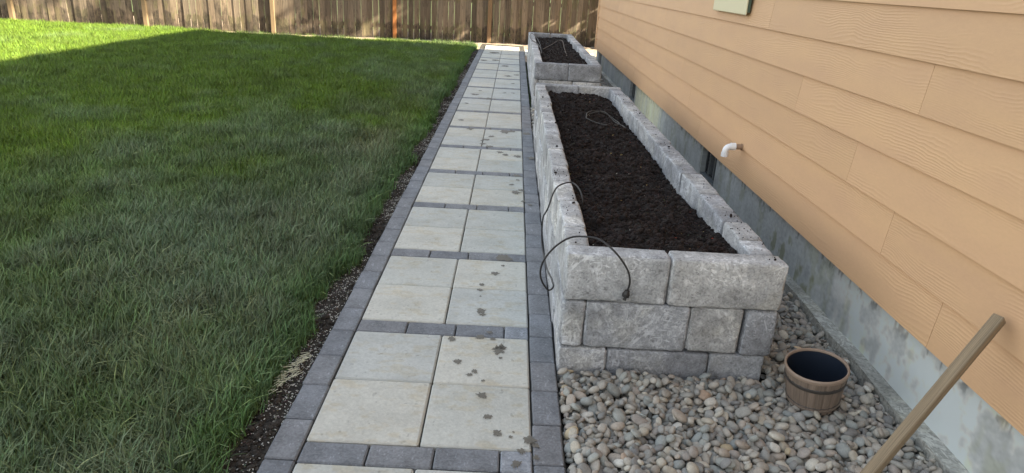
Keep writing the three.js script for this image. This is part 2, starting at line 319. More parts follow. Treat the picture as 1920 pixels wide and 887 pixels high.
  const roof = mesh('roof', rg, std({ color: lin(0.09, 0.085, 0.08), roughness: 0.95, side: THREE.DoubleSide }), house);
  mesh('fascia', mergeGeometries([box(0.03, 0.2, za - zb, x0 - 0.015, ye - 0.102, (za + zb) / 2), box(x1 - x0, 0.2, 0.03, xm, ye - 0.102, zb - 0.015)]), std({ color: lin(0.6, 0.56, 0.48), roughness: 0.6 }), roof);
  mesh('wall', box(8.9, 5.1, 4, hl(XF) + 4.45, 2.82, Z1 + 2.02), plain, house);
}
{ // white plastic pipe elbow and the panel above
  const pvc = std({ color: lin(0.84, 0.85, 0.85), roughness: 0.35 });
  const p = group('pipe_elbow', [XS, 0.555, -3.70]); tag(p, 'white plastic pipe elbow turned down, sticking out of the tan siding', 'pipe');
  mesh('elbow', mergeGeometries([tube([[-0.062, 0, 0], [-0.082, -0.001, 0], [-0.104, -0.008, 0], [-0.117, -0.026, 0], [-0.119, -0.045, 0], [-0.119, -0.068, 0]], 0.0235, 20), tube([[-0.052, 0, 0], [-0.088, 0, 0]], 0.027, 2), tube([[-0.119, -0.045, 0], [-0.119, -0.074, 0]], 0.027, 2)]), pvc, p);
  mesh('stub', tube([[0.02, 0, 0], [-0.055, 0, 0]], 0.019, 2), std({ color: lin(0.30, 0.20, 0.13), roughness: 0.6 }), p);
  mesh('collar', tube([[0.006, 0, 0], [-0.008, 0, 0]], 0.025, 2), std({ color: lin(0.40, 0.27, 0.17), roughness: 0.7 }), p);
  const b = group('wall_panel', [XS - 0.006, 1.434, -4.45]); tag(b, 'cream coloured panel with a dark green back fixed high on the tan siding', 'panel');
  mesh('cover', chamferBox(0.012, 0.52, 0.86, 0.004).translate(-0.024, 0.26, 0), std({ color: lin(0.66, 0.60, 0.39), roughness: 0.5 }), b);
  mesh('backing', box(0.016, 0.50, 0.85, -0.0095, 0.268, 0.012), std({ color: lin(0.07, 0.10, 0.07), roughness: 0.7 }), b);
}

// ------------------------------------------------------------------ fence
{
  const fence = group('wooden_fence', [0, 0, FZ(0)]); tag(fence, 'weathered vertical board fence closing the far end of the yard', 'fence');
  const ang = Math.atan(0.14), L = (x) => [x, FZ(x) - FZ(0)];
  const tones = [[0.245, 0.20, 0.155], [0.18, 0.15, 0.118], [0.30, 0.248, 0.192], [0.215, 0.175, 0.132], [0.26, 0.222, 0.178], [0.155, 0.128, 0.099], [0.225, 0.192, 0.154]].map((c) => std({ color: lin(...c), map: rep(fenceTex, 1 / 1.2, 1 / 1.9), bumpMap: rep(fenceBump, 1 / 1.2, 1 / 1.9), bumpScale: 0.004, roughness: 0.95 }));
  const H = 1.86;
  const geos = [...Array(14)].map((_, i) => {   // dog-eared boards with slightly wavy edges
    const w = 0.1388 + (i % 4) * 0.0022, n = 8, s = new THREE.Shape(), wob = (y, k) => (fbm2(y * 3 + i * 9, k, 0, 0, 401, 2) - 0.5) * 0.007;
    s.moveTo(-w / 2 + wob(0, 1), 0); s.lineTo(w / 2 + wob(0, 2), 0);
    for (let j = 1; j <= n; j++) s.lineTo(w / 2 + wob(j * 0.22, 2), (H - 0.03) * j / n);
    s.lineTo(w / 2 - 0.03, H); s.lineTo(-w / 2 + 0.03, H);
    for (let j = n; j >= 1; j--) s.lineTo(-w / 2 + wob(j * 0.22, 1), (H - 0.03) * j / n);
    const g = new THREE.ExtrudeGeometry(s, { depth: 0.017, bevelEnabled: false }); return shiftUV(g, rnd() * 7, 0);
  });
  const posts = []; for (let k = -7; k <= 2; k++) posts.push(-3.16 + k * 2.92 + (k === 1 ? -0.55 : 0));
  for (let x = -23; x < 5.4; x += 0.1435) {
    const [px, pz] = L(x + rr(-0.003, 0.003));
    const b = mesh('board', pick(geos), pick(tones), fence, [px, -0.025 + rr(-0.015, 0.015), pz + rr(-0.005, 0.005)]);
    b.rotation.set(0, ang, rr(-0.005, 0.005)); if (rnd() < 0.5) { b.rotation.y += Math.PI; }
  }
  const pcol = [[0.25, 0.185, 0.11], [0.42, 0.17, 0.05], [0.28, 0.18, 0.10]];
  posts.forEach((x, i) => {
    const c = x < -4 ? pcol[0] : x < -2 ? pcol[1] : pcol[2];
    const [px, pz] = L(x), m = mesh('post', shiftUV(chamferBox(0.095, 1.98, 0.095, 0.006), i * 0.37, 0), std({ color: lin(...c), map: rep(woodTex, 2, 1), roughness: 0.85 }), fence, [px, 0.94, pz + 0.062]);
    m.rotation.y = ang;
  });
  const rg = new THREE.BoxGeometry(2.82, 0.088, 0.038);
  posts.slice(0, -1).forEach((x, i) => { for (const y of [0.28, 0.98, 1.66]) { const [px, pz] = L((x + posts[i + 1]) / 2), m = mesh('rail', rg, tones[0], fence, [px, y, pz - 0.045]); m.rotation.y = ang; } });
}
// ------------------------------------------------------------------ trees behind the fence, above the frame, whose crowns shade its right half
{
  const leaf = new THREE.PlaneGeometry(0.10, 0.15), bark = std({ color: lin(0.13, 0.10, 0.075), roughness: 1 });
  const lm = std({ color: lin(0.07, 0.13, 0.03), roughness: 0.8, side: THREE.DoubleSide });
  const t = group('yard_tree', [3.4, 0, -17.0]); tag(t, 'leafy tree in the corner behind the house, overhanging the fence', 'tree');
  mesh('trunk', mergeGeometries([tube([[0, -0.1, 0], [0.05, 1.2, 0.05], [0, 3, 0.5], [0.1, 5, 1.3], [0.1, 6.8, 2.2]], 0.10, 16), tube([[0, 2.4, 0.35], [0.5, 3.4, -0.4], [0.8, 4.3, -0.9]], 0.045, 8), tube([[0, 3.2, 0.6], [-0.4, 4.2, 0.2], [-0.5, 5.4, 0.4]], 0.04, 8), tube([[0, 4.2, 0.95], [0.5, 5.4, 0.6], [0.7, 6.4, 0.8]], 0.035, 8)]), bark, t);
  const clumps = [];
  for (let k = 0; k < 84; k++) {     // the crown leans out over the yard as it rises
    const d = k < 70 ? rr(0.9, 9.0) : rr(9.4, 16.5), y = 0.55 + 0.62 * d + rr(-0.5, 0.5), front = FZ(3.4 - d) + 0.20 * d + 17.0 - 0.15;
    if (d > 9.6 && d < 12.6) continue;
    clumps.push([V(rr(-0.75, 0.75), y, front - 2.0 * Math.pow(rnd(), 1.6)), d > 7.8 ? 0.40 : 0.58]);
  }
  const ms = [];
  for (let k = 0; k < 15000; k++) {
    const [c, r] = pick(clumps), d = V(rr(-1, 1), rr(-1, 1), rr(-1, 1)); if (d.length() > 1) continue;
    ms.push(M4(c.clone().addScaledVector(d, r), Q(rr(-1.2, 1.2), rr(0, 6.3), rr(-1.2, 1.2)), V(1, 1, 1).multiplyScalar(rr(0.7, 1.3))));
  }
  kind(inst('crown', leaf, lm, t, ms), 'stuff');
}

// ------------------------------------------------------------------ path
const path = group('paved_path'); kind(path, 'structure', 'straight garden path of pale square slabs framed by dark grey pavers');
{
  const S = 0.41, BAND = 0.119;
  const F = []; for (let k = -2; k <= 7; k++) F.push(-0.939 * k);
  F.push(-7.56, -8.54, -9.58, -10.62, -11.70, -12.70, -13.64, -14.54, -15.48, -16.42);
  mesh('sand_bed', box(1.06, 0.04, 19, -0.41, -0.042, -7.4), std({ color: lin(0.075, 0.07, 0.062), map: rep(speckTex, 3), roughness: 1 }), path);
  const slabMats = [[0.60, 0.595, 0.535], [0.64, 0.62, 0.545], [0.555, 0.555, 0.505], [0.61, 0.59, 0.515], [0.57, 0.572, 0.53]].map((c) => std({ color: lin(...c), map: rep(slabTex, 1 / 0.9), bumpMap: rep(slabBump, 1 / 0.5), bumpScale: 0.0012, roughness: 0.85 }));
  const slabGeos = [...Array(8)].map(() => shiftUV(chamferBox(S - 0.006, 0.045, S - 0.006, 0.007, 'b'), rnd() * 3, rnd() * 3));
  const pavMats = [[0.285, 0.295, 0.315], [0.31, 0.315, 0.328], [0.262, 0.272, 0.292], [0.295, 0.298, 0.31]].map((c) => std({ color: lin(...c), map: rep(paverTex, 1 / 0.7), bumpMap: rep(paverBump, 1 / 0.45), bumpScale: 0.0016, roughness: 0.8 }));
  const lightPav = std({ color: lin(0.40, 0.42, 0.455), map: rep(paverTex, 1 / 0.7), roughness: 0.8 });
  const pavGeo = (w, d) => [...Array(6)].map(() => shiftUV(chamferBox(w, 0.05, d, 0.0055, 'b'), rnd() * 3, rnd() * 3));
  const bandGeos = pavGeo(0.229, BAND - 0.006), halfGeos = pavGeo(0.112, BAND - 0.006), edgeGeos = pavGeo(0.110, 0.2262);
  for (let k = 0; k + 1 < F.length; k++) {
    const z0 = F[k], z1 = F[k + 1] + BAND, d = (z0 - z1) / 2;
    for (let r = 0; r < 2; r++) for (let c = 0; c < 2; c++) {
      const m = mesh('slab', pick(slabGeos), pick(slabMats), path, [-0.615 + c * S + rr(-0.001, 0.001), -0.0225 + rr(-0.0012, 0.0012), z0 - d * (r + 0.5)]);
      m.scale.z = (d - 0.005) / (S - 0.006); m.rotation.set(rr(-0.002, 0.002), rr(-0.002, 0.002), rr(-0.002, 0.002));
    }
    const zb = z0 + BAND / 2;
    for (let i = 0; i < 4; i++) {
      const m = mesh('paver', pick(i < 3 ? bandGeos : halfGeos), i === 3 && (k === 3 || k === 4) ? lightPav : pick(pavMats), path, [i < 3 ? -0.82 + 0.2345 * i + 0.1172 : -0.0585, -0.0265 + rr(-0.0015, 0.0015), zb]);
      m.rotation.set(rr(-0.004, 0.004), rr(-0.004, 0.004), rr(-0.004, 0.004));
    }
  }
  for (const [x, off] of [[-0.8785, 0.13], [0.0585, 0.095]]) for (let i = 0; i < 72; i++) {
    const m = mesh('paver', pick(edgeGeos), pick(pavMats), path, [x + rr(-0.0025, 0.0025), -0.0265 + rr(-0.002, 0.002), 1.0 + off - 0.231 * i]);
    m.rotation.set(rr(-0.005, 0.005), rr(-0.012, 0.012), rr(-0.006, 0.006));
  }
  // paving that turns right behind the far planter
  for (let i = 0; i < 4; i++) for (let j = 0; j < 3; j++) { const m = mesh('slab', pick(slabGeos), pick(slabMats), path, [0.325 + i * S, -0.026, -14.75 - j * S]); m.rotation.y = rr(-0.004, 0.004); }
  // wet splashes: x, z, radius
  const wet = ('-0.32,-1.52,0.021 -0.24,-1.45,0.016 -0.26,-1.42,0.014 -0.14,-1.64,0.032 -0.13,-1.57,0.012 -0.20,-1.27,0.024 -0.17,-1.13,0.017 -0.13,-1.03,0.018 -0.07,-1.04,0.006 -0.08,-1.01,0.008 -0.01,-1.00,0.026 0.01,-0.97,0.018 ' +
    '-0.04,-0.93,0.017 -0.06,-0.86,0.021 -0.20,-1.38,0.009 0.01,-0.90,0.013 -0.13,-2.74,0.055 -0.14,-2.62,0.013 -0.18,-2.50,0.028 -0.25,-2.34,0.018 -0.26,-2.27,0.017 -0.25,-2.19,0.008 -0.24,-2.02,0.030 -0.23,-1.98,0.016 ' +
    '-0.19,-1.80,0.015 -0.36,-1.72,0.022 -0.23,-1.75,0.023 -0.17,-1.74,0.015 -0.13,-1.66,0.027 -0.57,-6.42,0.047 -0.19,-6.37,0.071 -0.11,-6.40,0.047 -0.33,-6.10,0.034 -0.38,-5.93,0.039 -0.40,-5.73,0.032 -0.42,-5.88,0.022 ' +
    '-0.33,-5.63,0.042 0.05,-6.33,0.053 -0.22,-5.41,0.036 -0.17,-5.32,0.036 -0.05,-5.28,0.046 0.08,-5.24,0.046 -0.06,-4.60,0.041 -0.05,-4.47,0.018 -0.10,-4.32,0.026 -0.06,-4.11,0.042 -0.02,-4.18,0.026 -0.01,-3.89,0.020 ' +
    '-0.71,-6.89,0.037 0.04,-3.81,0.020 -0.66,-8.79,0.060 -0.60,-9.13,0.031 -0.45,-8.49,0.066 -0.73,-8.02,0.035 -0.12,-10.06,0.034 -0.24,-9.06,0.031 -0.11,-9.09,0.031 -0.56,-14.65,0.118 -0.72,-13.09,0.085 -0.49,-13.21,0.086 ' +
    '-0.28,-12.32,0.081 -0.21,-10.91,0.073 -0.07,-11.11,0.056').split(' ').map((s) => s.split(',').map(Number));
  const wm = std({ color: lin(0.17, 0.15, 0.115), map: rep(slabTex, 1 / 0.9), roughness: 0.55, transparent: true, opacity: 0.84, polygonOffset: true, polygonOffsetFactor: -2 });
  wet.forEach(([x, z, r], i) => {
    const s = new THREE.Shape(), n = 44, st = Math.min(1.5, 1 + Math.abs(z) * 0.05) * (i === 3 ? 1.5 : 0.92);
    for (let k = 0; k < n; k++) { const a = k / n * 2 * Math.PI, f = r * (0.22 + 1.15 * fbm2(Math.cos(a) * 2.6 + i * 7 + 60, Math.sin(a) * 2.6 + 60, 0, 0, 501, 3) + (hash(i, k, 4) > 0.86 ? 0.3 : 0)); s[k ? 'lineTo' : 'moveTo'](Math.cos(a) * f, Math.sin(a) * f * st); }
    mesh('wet_stain', new THREE.ShapeGeometry(s).rotateX(-Math.PI / 2), wm, path, [x, 0.0022, z]);
  });
}

// ------------------------------------------------------------------ planters
const blockTones = [[0.412, 0.42, 0.43], [0.335, 0.343, 0.355], [0.45, 0.45, 0.448], [0.295, 0.304, 0.32], [0.362, 0.362, 0.36], [0.25, 0.258, 0.275]].map((c) => std({ color: lin(...c).multiplyScalar(1.72), map: rep(blockTex, 1 / 0.8), bumpMap: rep(blockBump, 1 / 0.8), bumpScale: 0.0035, roughness: 0.92 }));
let blockSeed = 7;
function block(parent, x0, x1, y0, y1, z0, z1, tone, fine = true) {   // z0 nearer
  const w = x1 - x0 - 0.005, h = y1 - y0 - 0.004, d = z0 - z1 - 0.005;
  const g = wornBlock(w, h, d, fine ? 0.0125 : 0.013, blockSeed++, 0.003, fine ? 0.012 : 0.006, fine ? 0.028 : 0.06);
  const m = mesh('block', g, blockTones[tone ?? Math.floor(rnd() * 5)], parent, [(x0 + x1) / 2 + rr(-0.003, 0.003), (y0 + y1) / 2 + rr(-0.0025, 0.0025), (z0 + z1) / 2]);
  m.rotation.y = rr(-0.016, 0.016) * Math.min(1, 0.3 / Math.max(w, d)); return m;
}
function run(parent, x0, x1, y0, y1, cuts, fine) { for (let i = 0; i + 1 < cuts.length; i++) { const j = rr(-0.005, 0.005); block(parent, x0 + j + rr(-0.003, 0.003), x1 + j + rr(-0.003, 0.003), y0, y1, cuts[i], cuts[i + 1], x0 < 0.5 ? pick([0, 2, 2, 4]) : undefined, fine ? cuts[i] > -3.4 || y1 > 0.5 : false); } }
const cutsFrom = (a, b, first, len = 0.45) => { const c = [a]; let z = a - first; while (z > b + 0.2) { c.push(z); z -= len + rr(-0.004, 0.004); } c.push(b); return c; };
{
  const p = group('stone_planter'); tag(p, 'nearer grey stone block planter with a black tube looped over its front corner', 'planter');
  const Y = [-0.10, 0.105, 0.327, 0.545], X = [0.117, 0.229, 0.912, 1.045], F = -1.515, T = 0.115, B = -6.45;
  // front face
  block(p, X[0], 0.556, Y[2], Y[3], F, F - T, 0); block(p, 0.556, X[3], Y[2], Y[3], F + 0.006, F - T, 2);
  block(p, 0.222, 0.672, Y[1], Y[2], F, F - T, 3); block(p, 0.672, 0.902, Y[1], Y[2], F, F - T, 4);
  block(p, X[0], 0.335, Y[0], Y[1], F, F - T, 1); block(p, 0.335, 0.785, Y[0], Y[1], F, F - T, 5); block(p, 0.785, 1.03, Y[0], Y[1], F, F - T, 1);
  // left wall
  run(p, X[0], X[1], Y[2], Y[3], [F - T, -1.86, -2.26, -2.62, -2.97, -3.40, -3.84, -4.27, -4.72, -5.17, -5.62, -5.98, B + T], true);
  block(p, X[0], 0.222, Y[1], Y[2], F - 0.002, -1.965, 1);
  run(p, X[0], X[1], Y[1], Y[2], cutsFrom(-1.965, B, 0.45), true); run(p, X[0], X[1], Y[0], Y[1], cutsFrom(F - T, B + T, 0.32), true);
  // right wall
  run(p, X[2], X[3] - 0.01, Y[2], Y[3], [F - T, -1.81, -2.05, -2.50, -2.93, -3.33, -3.78, -4.22, -4.58, -5.02, -5.45, -5.90, B + T], true);
  block(p, 0.902, X[3], Y[1], Y[2], F + 0.003, -1.965, 5);
  run(p, X[2], X[3], Y[1], Y[2], cutsFrom(-1.965, B, 0.45), true); run(p, X[2], X[3], Y[0], Y[1], cutsFrom(F - T, B + T, 0.30), true);
  // back wall
  block(p, X[0], 0.58, Y[2], Y[3], B + T, B, 3); block(p, 0.58, X[3], Y[2], Y[3], B + T, B, 4);
  block(p, X[1], 0.45, Y[1], Y[2], B + T, B); block(p, 0.45, X[2], Y[1], Y[2], B + T, B); block(p, X[0], 0.6, Y[0], Y[1], B + T, B); block(p, 0.6, X[3], Y[0], Y[1], B + T, B);

  const q = group('stone_planter'); tag(q, 'far grey stone block planter at the end of the path near the fence', 'planter');
  const Y2 = [-0.08, 0.142, 0.36, 0.578], X2 = [0.147, 0.258, 0.915, 1.03], F2 = -8.05, B2 = -13.35;
  block(q, X2[0], 0.592, Y2[2], Y2[3], F2, F2 - T, 5); block(q, 0.592, X2[3], Y2[2], Y2[3], F2, F2 - T, 3);
  block(q, X2[0], 0.205, Y2[1], Y2[2], F2, F2 - 0.35, 4); block(q, 0.205, 0.655, Y2[1], Y2[2], F2, F2 - T, 4); block(q, 0.655, X2[3], Y2[1], Y2[2], F2, F2 - T, 2);
  block(q, X2[0], 0.5, Y2[0], Y2[1], F2, F2 - T); block(q, 0.5, X2[3], Y2[0], Y2[1], F2, F2 - T);
  for (const [a, b] of [[X2[0], X2[1]], [X2[2], X2[3]]]) { run(q, a, b, Y2[2], Y2[3], cutsFrom(F2 - T, B2 + T, 0.30)); run(q, a, b, Y2[1], Y2[2], cutsFrom(a < 0.5 ? F2 - 0.35 : F2 - T, B2 + T, 0.45)); run(q, a, b, Y2[0], Y2[1], cutsFrom(F2 - T, B2 + T, 0.30)); }
  block(q, X2[0], 0.59, Y2[2], Y2[3], B2 + T, B2, 3); block(q, 0.59, X2[3], Y2[2], Y2[3], B2 + T, B2, 3); block(q, X2[0], 0.5, Y2[1], Y2[2], B2 + T, B2); block(q, 0.5, X2[3], Y2[1], Y2[2], B2 + T, B2); block(q, X2[0], 0.6, Y2[0], Y2[1], B2 + T, B2); block(q, 0.6, X2[3], Y2[0], Y2[1], B2 + T, B2);
}
// soil in the planters
const soilMat = std({ color: lin(0.026, 0.0175, 0.0145), map: rep(soilTex, 1.7), roughness: 1 });
const calm = (x, x0, x1) => 0.25 + 0.75 * smooth(0, 0.07, Math.min(x - x0, x1 - x));
const soil1 = (x, z) => 0.446 + calm(x, 0.225, 0.912) * ((fbm2(x * 4, z * 4, 0, 0, 601, 3) - 0.5) * 0.13 + (fbm2(x * 13, z * 13, 0, 0, 605, 2) - 0.5) * 0.045 + (fbm2(x * 34, z * 34, 0, 0, 607, 3) - 0.5) * 0.03) + smooth(-2.5, -1.6, z) * 0.035 - smooth(0.75, 0.92, x) * smooth(-1.9, -3, z) * 0.035 + smooth(-5.6, -6.1, z) * 0.02;
const soil2 = (x, z) => 0.488 + (fbm2(x * 4, z * 4, 0, 0, 611, 3) - 0.5) * 0.10 + (fbm2(x * 26, z * 26, 0, 0, 613, 3) - 0.5) * 0.03 + smooth(-9.2, -8.2, z) * 0.02;
{
  const clod = [0, 1, 2].map((s) => { const g = new THREE.IcosahedronGeometry(1, 1), p = g.attributes.position; for (let i = 0; i < p.count; i++) { const k = 0.65 + 0.7 * vn3(p.getX(i) * 1.7 + 9, p.getY(i) * 1.7 + 9, p.getZ(i) * 1.7 + 9, 620 + s); p.setXYZ(i, p.getX(i) * k, p.getY(i) * k * 0.8, p.getZ(i) * k); } g.computeVertexNormals(); return g; });
  const bed = (label, x0, x1, z0, z1, nx, nz, f, n) => {
    const g = group('soil'); kind(g, 'stuff', label);
    kind(mesh('soil_surface', gridPlane(x0, x1, z0, z1, nx, nz, f), soilMat, g), 'stuff');
    clod.forEach((c, s) => {
      const ms = [], cs = [];
      for (let i = 0; i < n; i++) { const x = rr(x0 + 0.01, x1 - 0.01), z = mix(z0, z1, Math.pow(rnd(), 1.4)), r = 0.0035 + 0.011 * Math.pow(rnd(), 3.2); ms.push(M4(V(x, f(x, z) + r * 0.25, z), Q(rr(0, 6), rr(0, 6), rr(0, 6)), V(r * rr(0.8, 1.4), r, r * rr(0.8, 1.4)))); const k = rr(0.45, 1.6); cs.push(lin(k * 1.08, k * rr(0.90, 1.0), k * rr(0.82, 1))); }
      kind(inst('soil_clod', c, soilMat, g, ms, cs), 'stuff');
    });
    const ms = [], cs = [];   // wood fibres and pale chips
    for (let i = 0; i < n * 0.5; i++) { const x = rr(x0 + 0.02, x1 - 0.02), z = mix(z0, z1, Math.pow(rnd(), 1.3)); ms.push(M4(V(x, f(x, z) + 0.002, z), Q(rr(-0.4, 0.4), rr(0, 6), rr(-0.4, 0.4)), V(rr(0.006, 0.022), 0.002, rr(0.002, 0.005)))); const t = rnd(); cs.push(t < 0.03 ? lin(0.5, 0.48, 0.42) : t < 0.05 ? lin(0.28, 0.05, 0.03) : t < 0.07 ? lin(0.45, 0.32, 0.12) : lin(rr(0.03, 0.09), rr(0.025, 0.06), rr(0.02, 0.045))); }
    kind(inst('wood_fibre', new THREE.BoxGeometry(1, 1, 1), std({ color: lin(1, 1, 1), roughness: 1 }), g, ms, cs), 'stuff');
  };
  bed('dark crumbly compost filling the nearer stone planter', 0.222, 0.922, -1.615, -6.345, 110, 620, soil1, 4200);
  bed('dark compost filling the far stone planter by the fence', 0.25, 0.925, -8.155, -13.245, 60, 320, soil2, 1500);
  // crumbs of soil spilt on the planter's coping
  const cr = group('soil_crumb'); kind(cr, 'stuff', 'crumbs of dark soil spilt on the tops of the planter walls');
  const ms = [];
  for (let i = 0; i < 210; i++) { const right = rnd() < 0.62, x = right ? rr(0.92, 1.02) : rr(0.13, 0.22), z = mix(-1.55, -6.2, Math.pow(rnd(), right ? 1.3 : 0.8)), r = (rnd() < 0.07 ? rr(0.004, 0.008) : rr(0.0008, 0.0028)); ms.push(M4(V(x, 0.5465 + r * 0.3, z), Q(rr(0, 6), rr(0, 6), rr(0, 6)), V(r * 1.4, r * 0.8, r * 1.4))); }
  kind(inst('crumb', clod[0], soilMat, cr, ms), 'stuff');
}

// ------------------------------------------------------------------ irrigation tubes
{
  const black = std({ color: lin(0.022, 0.021, 0.021), roughness: 0.5 }), grey = std({ color: lin(0.05, 0.048, 0.044), roughness: 0.6 });
  const t = group('irrigation_tube', [0.117, 0, -1.5]); tag(t, 'thin black irrigation tube looping over the front left corner of the nearer planter', 'tube');
  const W = [[0.262, 0.44, -2.30], [0.254, 0.548, -2.32], [0.208, 0.578, -2.46], [0.128, 0.572, -2.39], [0.072, 0.50, -2.22], [0.060, 0.40, -2.35], [0.068, 0.24, -2.42], [0.080, 0.235, -2.10], [0.080, 0.352, -1.66], [0.080, 0.353, -1.59], [0.066, 0.338, -1.59], [0.0364, 0.375, -1.57], [0.0165, 0.447, -1.53], [0.030, 0.53, -1.49], [0.079, 0.575, -1.53], [0.137, 0.60, -1.56], [0.190, 0.606, -1.56], [0.245, 0.605, -1.545], [0.302, 0.582, -1.49], [0.345, 0.538, -1.478], [0.377, 0.486, -1.478], [0.387, 0.436, -1.484], [0.381, 0.398, -1.490]];
  const hose = mesh('hose', tube(W.map(([x, y, z]) => [x - 0.117, y, z + 1.5]), 0.0042, 220), black, t);
  const e = mesh('end_fitting', mergeGeometries([new THREE.CylinderGeometry(0.008, 0.011, 0.012, 14).translate(0, 0.004, 0), new THREE.CylinderGeometry(0.0125, 0.0115, 0.010, 14).translate(0, -0.007, 0), new THREE.CylinderGeometry(0.005, 0.006, 0.012, 12).translate(0, -0.018, 0)]), black, t, [0.3795 - 0.117, 0.390, 0.011]);
  e.rotation.z = -0.15; e.scale.setScalar(1.3);
  const c = group('irrigation_tube', [0.66, 0.45, -4.9]); tag(c, 'grey green irrigation tube coiled on the soil of the nearer planter', 'tube');
  const C = [[0.527, -4.90], [0.55, -5.05], [0.62, -5.16], [0.73, -5.18], [0.80, -5.02], [0.81, -4.82], [0.74, -4.70], [0.64, -4.74], [0.54, -4.84], [0.535, -4.98], [0.60, -5.11], [0.71, -5.15], [0.79, -5.0], [0.815, -4.8], [0.825, -4.62], [0.82, -4.42]];
  mesh('hose', tube(C.map(([x, z], i) => [x - 0.66, soil1(x, z) + (i > 14 ? 0.0 : 0.018 + (i % 3) * 0.006) - 0.45, z + 4.9]), 0.0042, 120), grey, c);
  const d = group('irrigation_tube', [0.6, 0.49, -10.6]); tag(d, 'brown irrigation tube arching over the soil of the far planter', 'tube');
  const D = [[0.34, -10.5, 0.01], [0.42, -11.0, 0.02], [0.55, -11.7, 0.03], [0.69, -12.2, 0.05], [0.74, -11.9, 0.045], [0.735, -11.2, 0.03], [0.71, -10.4, 0.025], [0.69, -9.7, 0.0]];
  mesh('hose', tube(D.map(([x, z, h]) => [x - 0.6, soil2(x, z) + h - 0.49, z + 10.6]), 0.0075, 80), std({ color: lin(0.075, 0.055, 0.04), roughness: 0.7 }), d);
  const f = group('irrigation_tube', [0.2, 0.58, -11.5]); tag(f, 'thin dark irrigation tube lying over the left wall of the far planter', 'tube');
  const E = [[0.30, -9.9, 0.51], [0.29, -10.2, 0.565], [0.24, -10.7, 0.592], [0.17, -11.4, 0.59], [0.16, -12.4, 0.592], [0.20, -12.8, 0.596], [0.26, -12.2, 0.59], [0.31, -11.5, 0.54], [0.33, -11.0, 0.50]];
  mesh('hose', tube(E.map(([x, z, y]) => [x - 0.2, y - 0.58, z + 11.5]), 0.006, 80), black, f);
}

